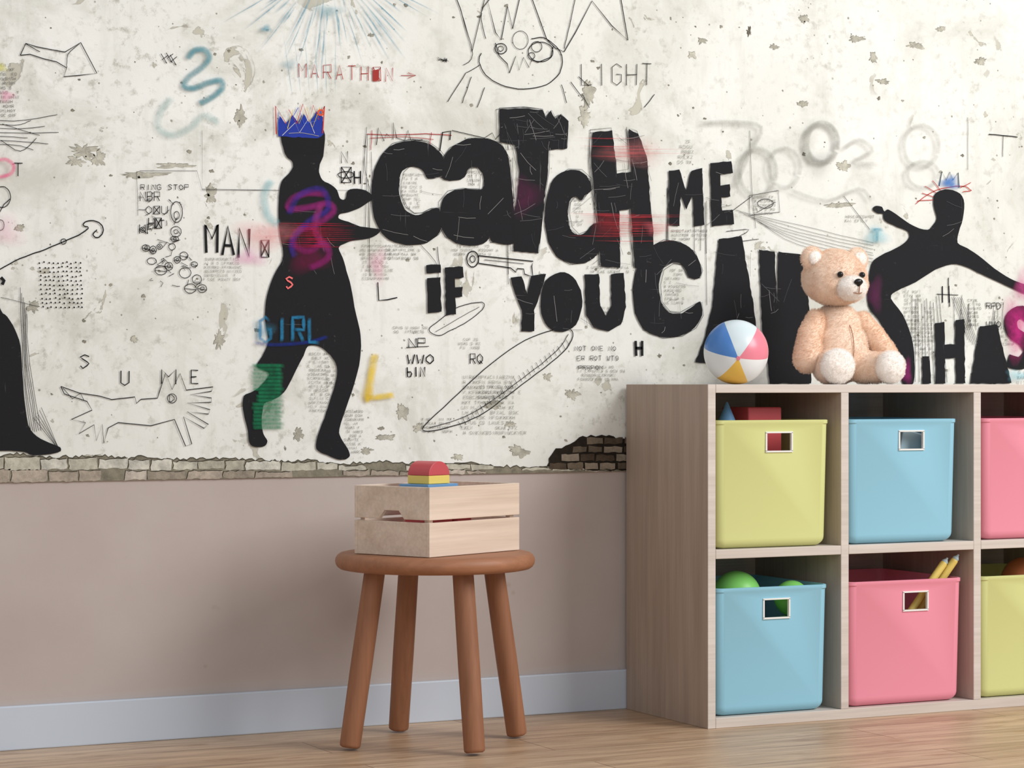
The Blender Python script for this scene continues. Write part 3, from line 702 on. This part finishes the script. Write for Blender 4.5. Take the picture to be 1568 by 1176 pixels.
# stacked toy blocks, squared up with the crate
blocks = empty('toy_building_blocks', (2.378, -.346, .464)); blocks.rotation_euler = (0, 0, ang)
bb = MB(); bb.box((-.035,-.045,.0),(.035,.045,.1425)); bb.obj('pillar_block', mred, blocks, bevel=.003)
bb = MB(); bb.box((-.055,-.045,.143),(.055,.045,.1515)); bb.obj('blue_plank', mblu, blocks, bevel=.0015)
bb = MB(); bb.box((-.038,-.033,.152),(.038,.033,.1715)); bb.obj('yellow_block', myel, blocks, bevel=.0015)
ar = [(.038*math.cos(t), .172+.033*math.sin(t)) for t in [i*math.pi/24 for i in range(25)]]
bb = MB(); bb.prism(ar, -.033, .033); o = bb.obj('red_half_round', mred, blocks, bevel=.0012)
bb = MB(); bb.box((-.115,-.06,.0),(-.06,.03,.055)); bb.obj('blue_block', mblu, blocks, bevel=.003)
bb = MB(); bb.box((.05,-.05,.0),(.10,.05,.105)); bb.obj('red_block', mred, blocks, bevel=.003)

# ------------------------------------------------------------------ beach ball
bc = Vector((3.2686, -.281, .85+.0825)); r = .0825
cols = [(82,138,212),(216,230,236),(234,134,152),(236,238,238),(242,196,86),(234,238,240)]
bmats = []
for i, c_ in enumerate(cols): bmats.append(new_mat('beach_ball_panel_%d' % (i+1), c_, .3, .5)[0])
bm = bmesh.new(); bmesh.ops.create_uvsphere(bm, u_segments=72, v_segments=48, radius=r)
for f in bm.faces:
    c_ = f.calc_center_median(); a = math.degrees(math.atan2(c_.y, c_.x)) % 360
    f.material_index = int((a % 360)//60); f.smooth = True
bmesh.ops.create_cone(bm, cap_ends=True, segments=24, radius1=.006, radius2=.005, depth=.003, matrix=Matrix.Translation((0,0,r)))
me = bpy.data.meshes.new('beach_ball'); bm.to_mesh(me); bm.free()
for i in [2,1,0,5,4,3]: me.materials.append(bmats[i])
o = bpy.data.objects.new('beach_ball', me); link(o); o.location = bc
zc = Vector((-SY, -CY, 0)); xr = Vector((CY, -SY, 0)); up = Vector((0,0,1))
pole = (zc*.97+up*-.20+xr*-.02).normalized(); xx = (xr-pole*xr.dot(pole)).normalized(); yy = pole.cross(xx)
Mx = Matrix((xx, yy, pole)).transposed().to_4x4() @ Matrix.Rotation(math.radians(-8), 4, 'Z')
o.rotation_euler = Mx.to_euler()

# ------------------------------------------------------------------ teddy bear
def fur(name, c1, c2):
    m, nt, b = new_mat(name, c1, .95, .1)
    b.inputs['Sheen Weight'].default_value = .3; b.inputs['Sheen Roughness'].default_value = .5
    v = coords(nt); n1 = noise_n(nt, v, 22, 5, .6)
    c = mix(nt, ramp(nt, n1, [(.35, g(0)), (.68, g(1))]), c1, c2)
    nt.links.new(c, b.inputs['Base Color']); return m
mf = fur('fur_tan', (252,233,216), (247,220,198)); mfa = fur('fur_tan_dark', (250,224,202), (243,208,180)); mfl = fur('fur_cream', (253,248,243), (249,241,234))
mbk = solid('nose_black', (22,20,20), .25); mseam = solid('seam_thread', (170,125,98), .9)
bear = empty('teddy_bear', (3.600, -.25, .85))
def blend(name, parts, mats, vox=.0045, hair=0, hl=.005):
    bm = bmesh.new()
    for p in parts:
        if p[0] == 'e':
            _, c_, r_, rot = p
            M = Matrix.Translation(c_) @ rot.to_4x4() @ Matrix.Diagonal((*r_, 1)); bmesh.ops.create_icosphere(bm, subdivisions=4, radius=1, matrix=M)
        else:
            _, a_, r0, c_, r1 = p; a_, c_ = Vector(a_), Vector(c_)
            for k in range(15):
                t = k/14; bmesh.ops.create_icosphere(bm, subdivisions=3, radius=r0+(r1-r0)*t, matrix=Matrix.Translation(a_.lerp(c_, t)))
    me = bpy.data.meshes.new(name); bm.to_mesh(me); bm.free()
    o = bpy.data.objects.new(name, me); link(o)
    md = o.modifiers.new('r', 'REMESH'); md.mode = 'VOXEL'; md.voxel_size = vox
    md = o.modifiers.new('s', 'SMOOTH'); md.iterations = 6; md.factor = .6
    dg = bpy.context.evaluated_depsgraph_get(); me2 = bpy.data.meshes.new_from_object(o.evaluated_get(dg)); o.modifiers.clear(); o.data = me2
    for v_ in me2.vertices:
        n_ = noise.noise(v_.co*45)*.0016+noise.noise(v_.co*140)*.0007; v_.co += v_.normal*n_
    me2.materials.clear()
    for m_ in mats: me2.materials.append(m_)
    for p in me2.polygons: p.use_smooth = True; p.material_index = 0
    o.parent = bear
    if hair:
        md = o.modifiers.new('fur', 'PARTICLE_SYSTEM'); ps = md.particle_system.settings
        ps.type = 'HAIR'; ps.count = hair; ps.hair_length = hl; ps.hair_step = 3
        ps.child_type = 'INTERPOLATED'; ps.rendered_child_count = 9; ps.child_percent = 4
        ps.clump_factor = .2; ps.roughness_2 = .003; ps.roughness_endpoint = .002; ps.brownian_factor = .001
        ps.root_radius = .25; ps.tip_radius = .08; ps.radius_scale = .0015; ps.material = 1
        ps.display_step = 2; ps.render_step = 2
    return o
I = Matrix.Identity(3); RY = lambda a: Matrix.Rotation(a, 3, 'Y')
E = lambda c_, r_, rot=I: ('e', Vector(c_), r_, rot)
blend('body_and_legs', [E((-.002,0,.090),(.082,.074,.090)), E((-.004,0,.150),(.066,.058,.062)),
        ('t',(-.052,-.04,.045),.044,(-.078,-.090,.045),.043), ('t',(.052,-.04,.044),.042,(.074,-.090,.043),.038)], [mf], hair=5000)
blend('arm_left', [('t',(-.074,-.010,.168),.027,(-.104,-.026,.125),.031), ('t',(-.104,-.026,.125),.031,(-.122,-.042,.066),.036)], [mfa], hair=1500)
blend('arm_right', [('t',(.070,-.010,.165),.026,(.096,-.030,.122),.029), ('t',(.096,-.030,.122),.029,(.122,-.050,.074),.030)], [mfa], hair=1300)
blend('foot_left', [E((-.084,-.124,.047),(.048,.028,.0455))], [mfl], hair=900, hl=.0035); blend('foot_right', [E((.080,-.124,.0445),(.042,.028,.043))], [mfl], hair=900, hl=.0035)
hd = Vector((-.018, -.012, .276))
blend('head', [E(hd,(.087,.076,.068)), E(hd+Vector((0,-.01,-.018)),(.084,.07,.050)), E(hd+Vector((0,0,.03)),(.064,.062,.046)),
        E(hd+Vector((-.070,0,.052)),(.031,.018,.031),RY(-.4)), E(hd+Vector((.070,0,.052)),(.031,.018,.031),RY(.4))], [mf], hair=4500)
blend('inner_ears', [E(hd+Vector((-.070,-.014,.052)),(.020,.010,.020)), E(hd+Vector((.070,-.014,.052)),(.020,.010,.020))], [mfl], .003, 250, .0035)
blend('muzzle', [E(hd+Vector((.002,-.072,-.026)),(.042,.036,.032))], [mfl], .003, 900, .0035)
blend('nose', [E(hd+Vector((.002,-.107,-.012)),(.014,.008,.009)), E(hd+Vector((.002,-.1075,-.018)),(.006,.006,.007))], [mbk], .0015)
def eye(dx):
    bm = bmesh.new(); bmesh.ops.create_icosphere(bm, subdivisions=3, radius=.008)
    me = bpy.data.meshes.new('eye'); bm.to_mesh(me); bm.free(); me.materials.append(mbk)
    for p in me.polygons: p.use_smooth = True
    o = bpy.data.objects.new('eye_%s' % ('left' if dx < 0 else 'right'), me); link(o); o.parent = bear; o.location = hd+Vector((dx, -.075, .008))
eye(-.033); eye(.035)
sm = MB()
tube(sm, hd+Vector((.002,-.112,-.022)), hd+Vector((.002,-.108,-.042)), .0014, .0014)
for k in range(8):
    t0, t1 = (k-4)/4*.9, (k-3)/4*.9
    tube(sm, hd+Vector((.002+.018*math.sin(t0),-.109+.010*abs(math.sin(t0)),-.031-.011*math.cos(t0))), hd+Vector((.002+.018*math.sin(t1),-.109+.010*abs(math.sin(t1)),-.031-.011*math.cos(t1))), .0014, .0014)
sm.obj('mouth_stitch', mseam, bear)
sm = MB()
for k in range(9): # belly seam
    t0, t1 = -.75+k*.17, -.75+(k+1)*.17
    f_ = lambda t: Vector((-.002, -.0765*math.cos(t)-.001, .095+.088*math.sin(t)))
    tube(sm, f_(t0), f_(t1), .0012, .0012)
sm.obj('belly_seam', mseam, bear)

# ------------------------------------------------------------------ light
def area(name, loc, tgt, size, power, col):
    l = bpy.data.lights.new(name, 'AREA'); l.shape = 'SQUARE'; l.size = size; l.energy = power; l.color = col
    o = bpy.data.objects.new(name, l); link(o); o.location = loc
    o.rotation_euler = (Vector(tgt)-Vector(loc)).to_track_quat('-Z', 'Y').to_euler(); return o
area('area_light_key', (6.0, -4.4, 3.8), (3.6, 0, 1.3), 2.8, 285, (1, .985, .965))  # unseen area lamp, front right and above, as main light
area('area_light_soft', (-.5, -6.0, 3.4), (2.8, 0, 1.3), 3.5, 60, (.96, .98, 1))  # unseen weaker area lamp, behind and left of the camera
wd = bpy.data.worlds.new('world'); scene.world = wd; wd.use_nodes = True
wd.node_tree.nodes['Background'].inputs[0].default_value = (.95, .97, 1, 1); wd.node_tree.nodes['Background'].inputs[1].default_value = .44
print('done')
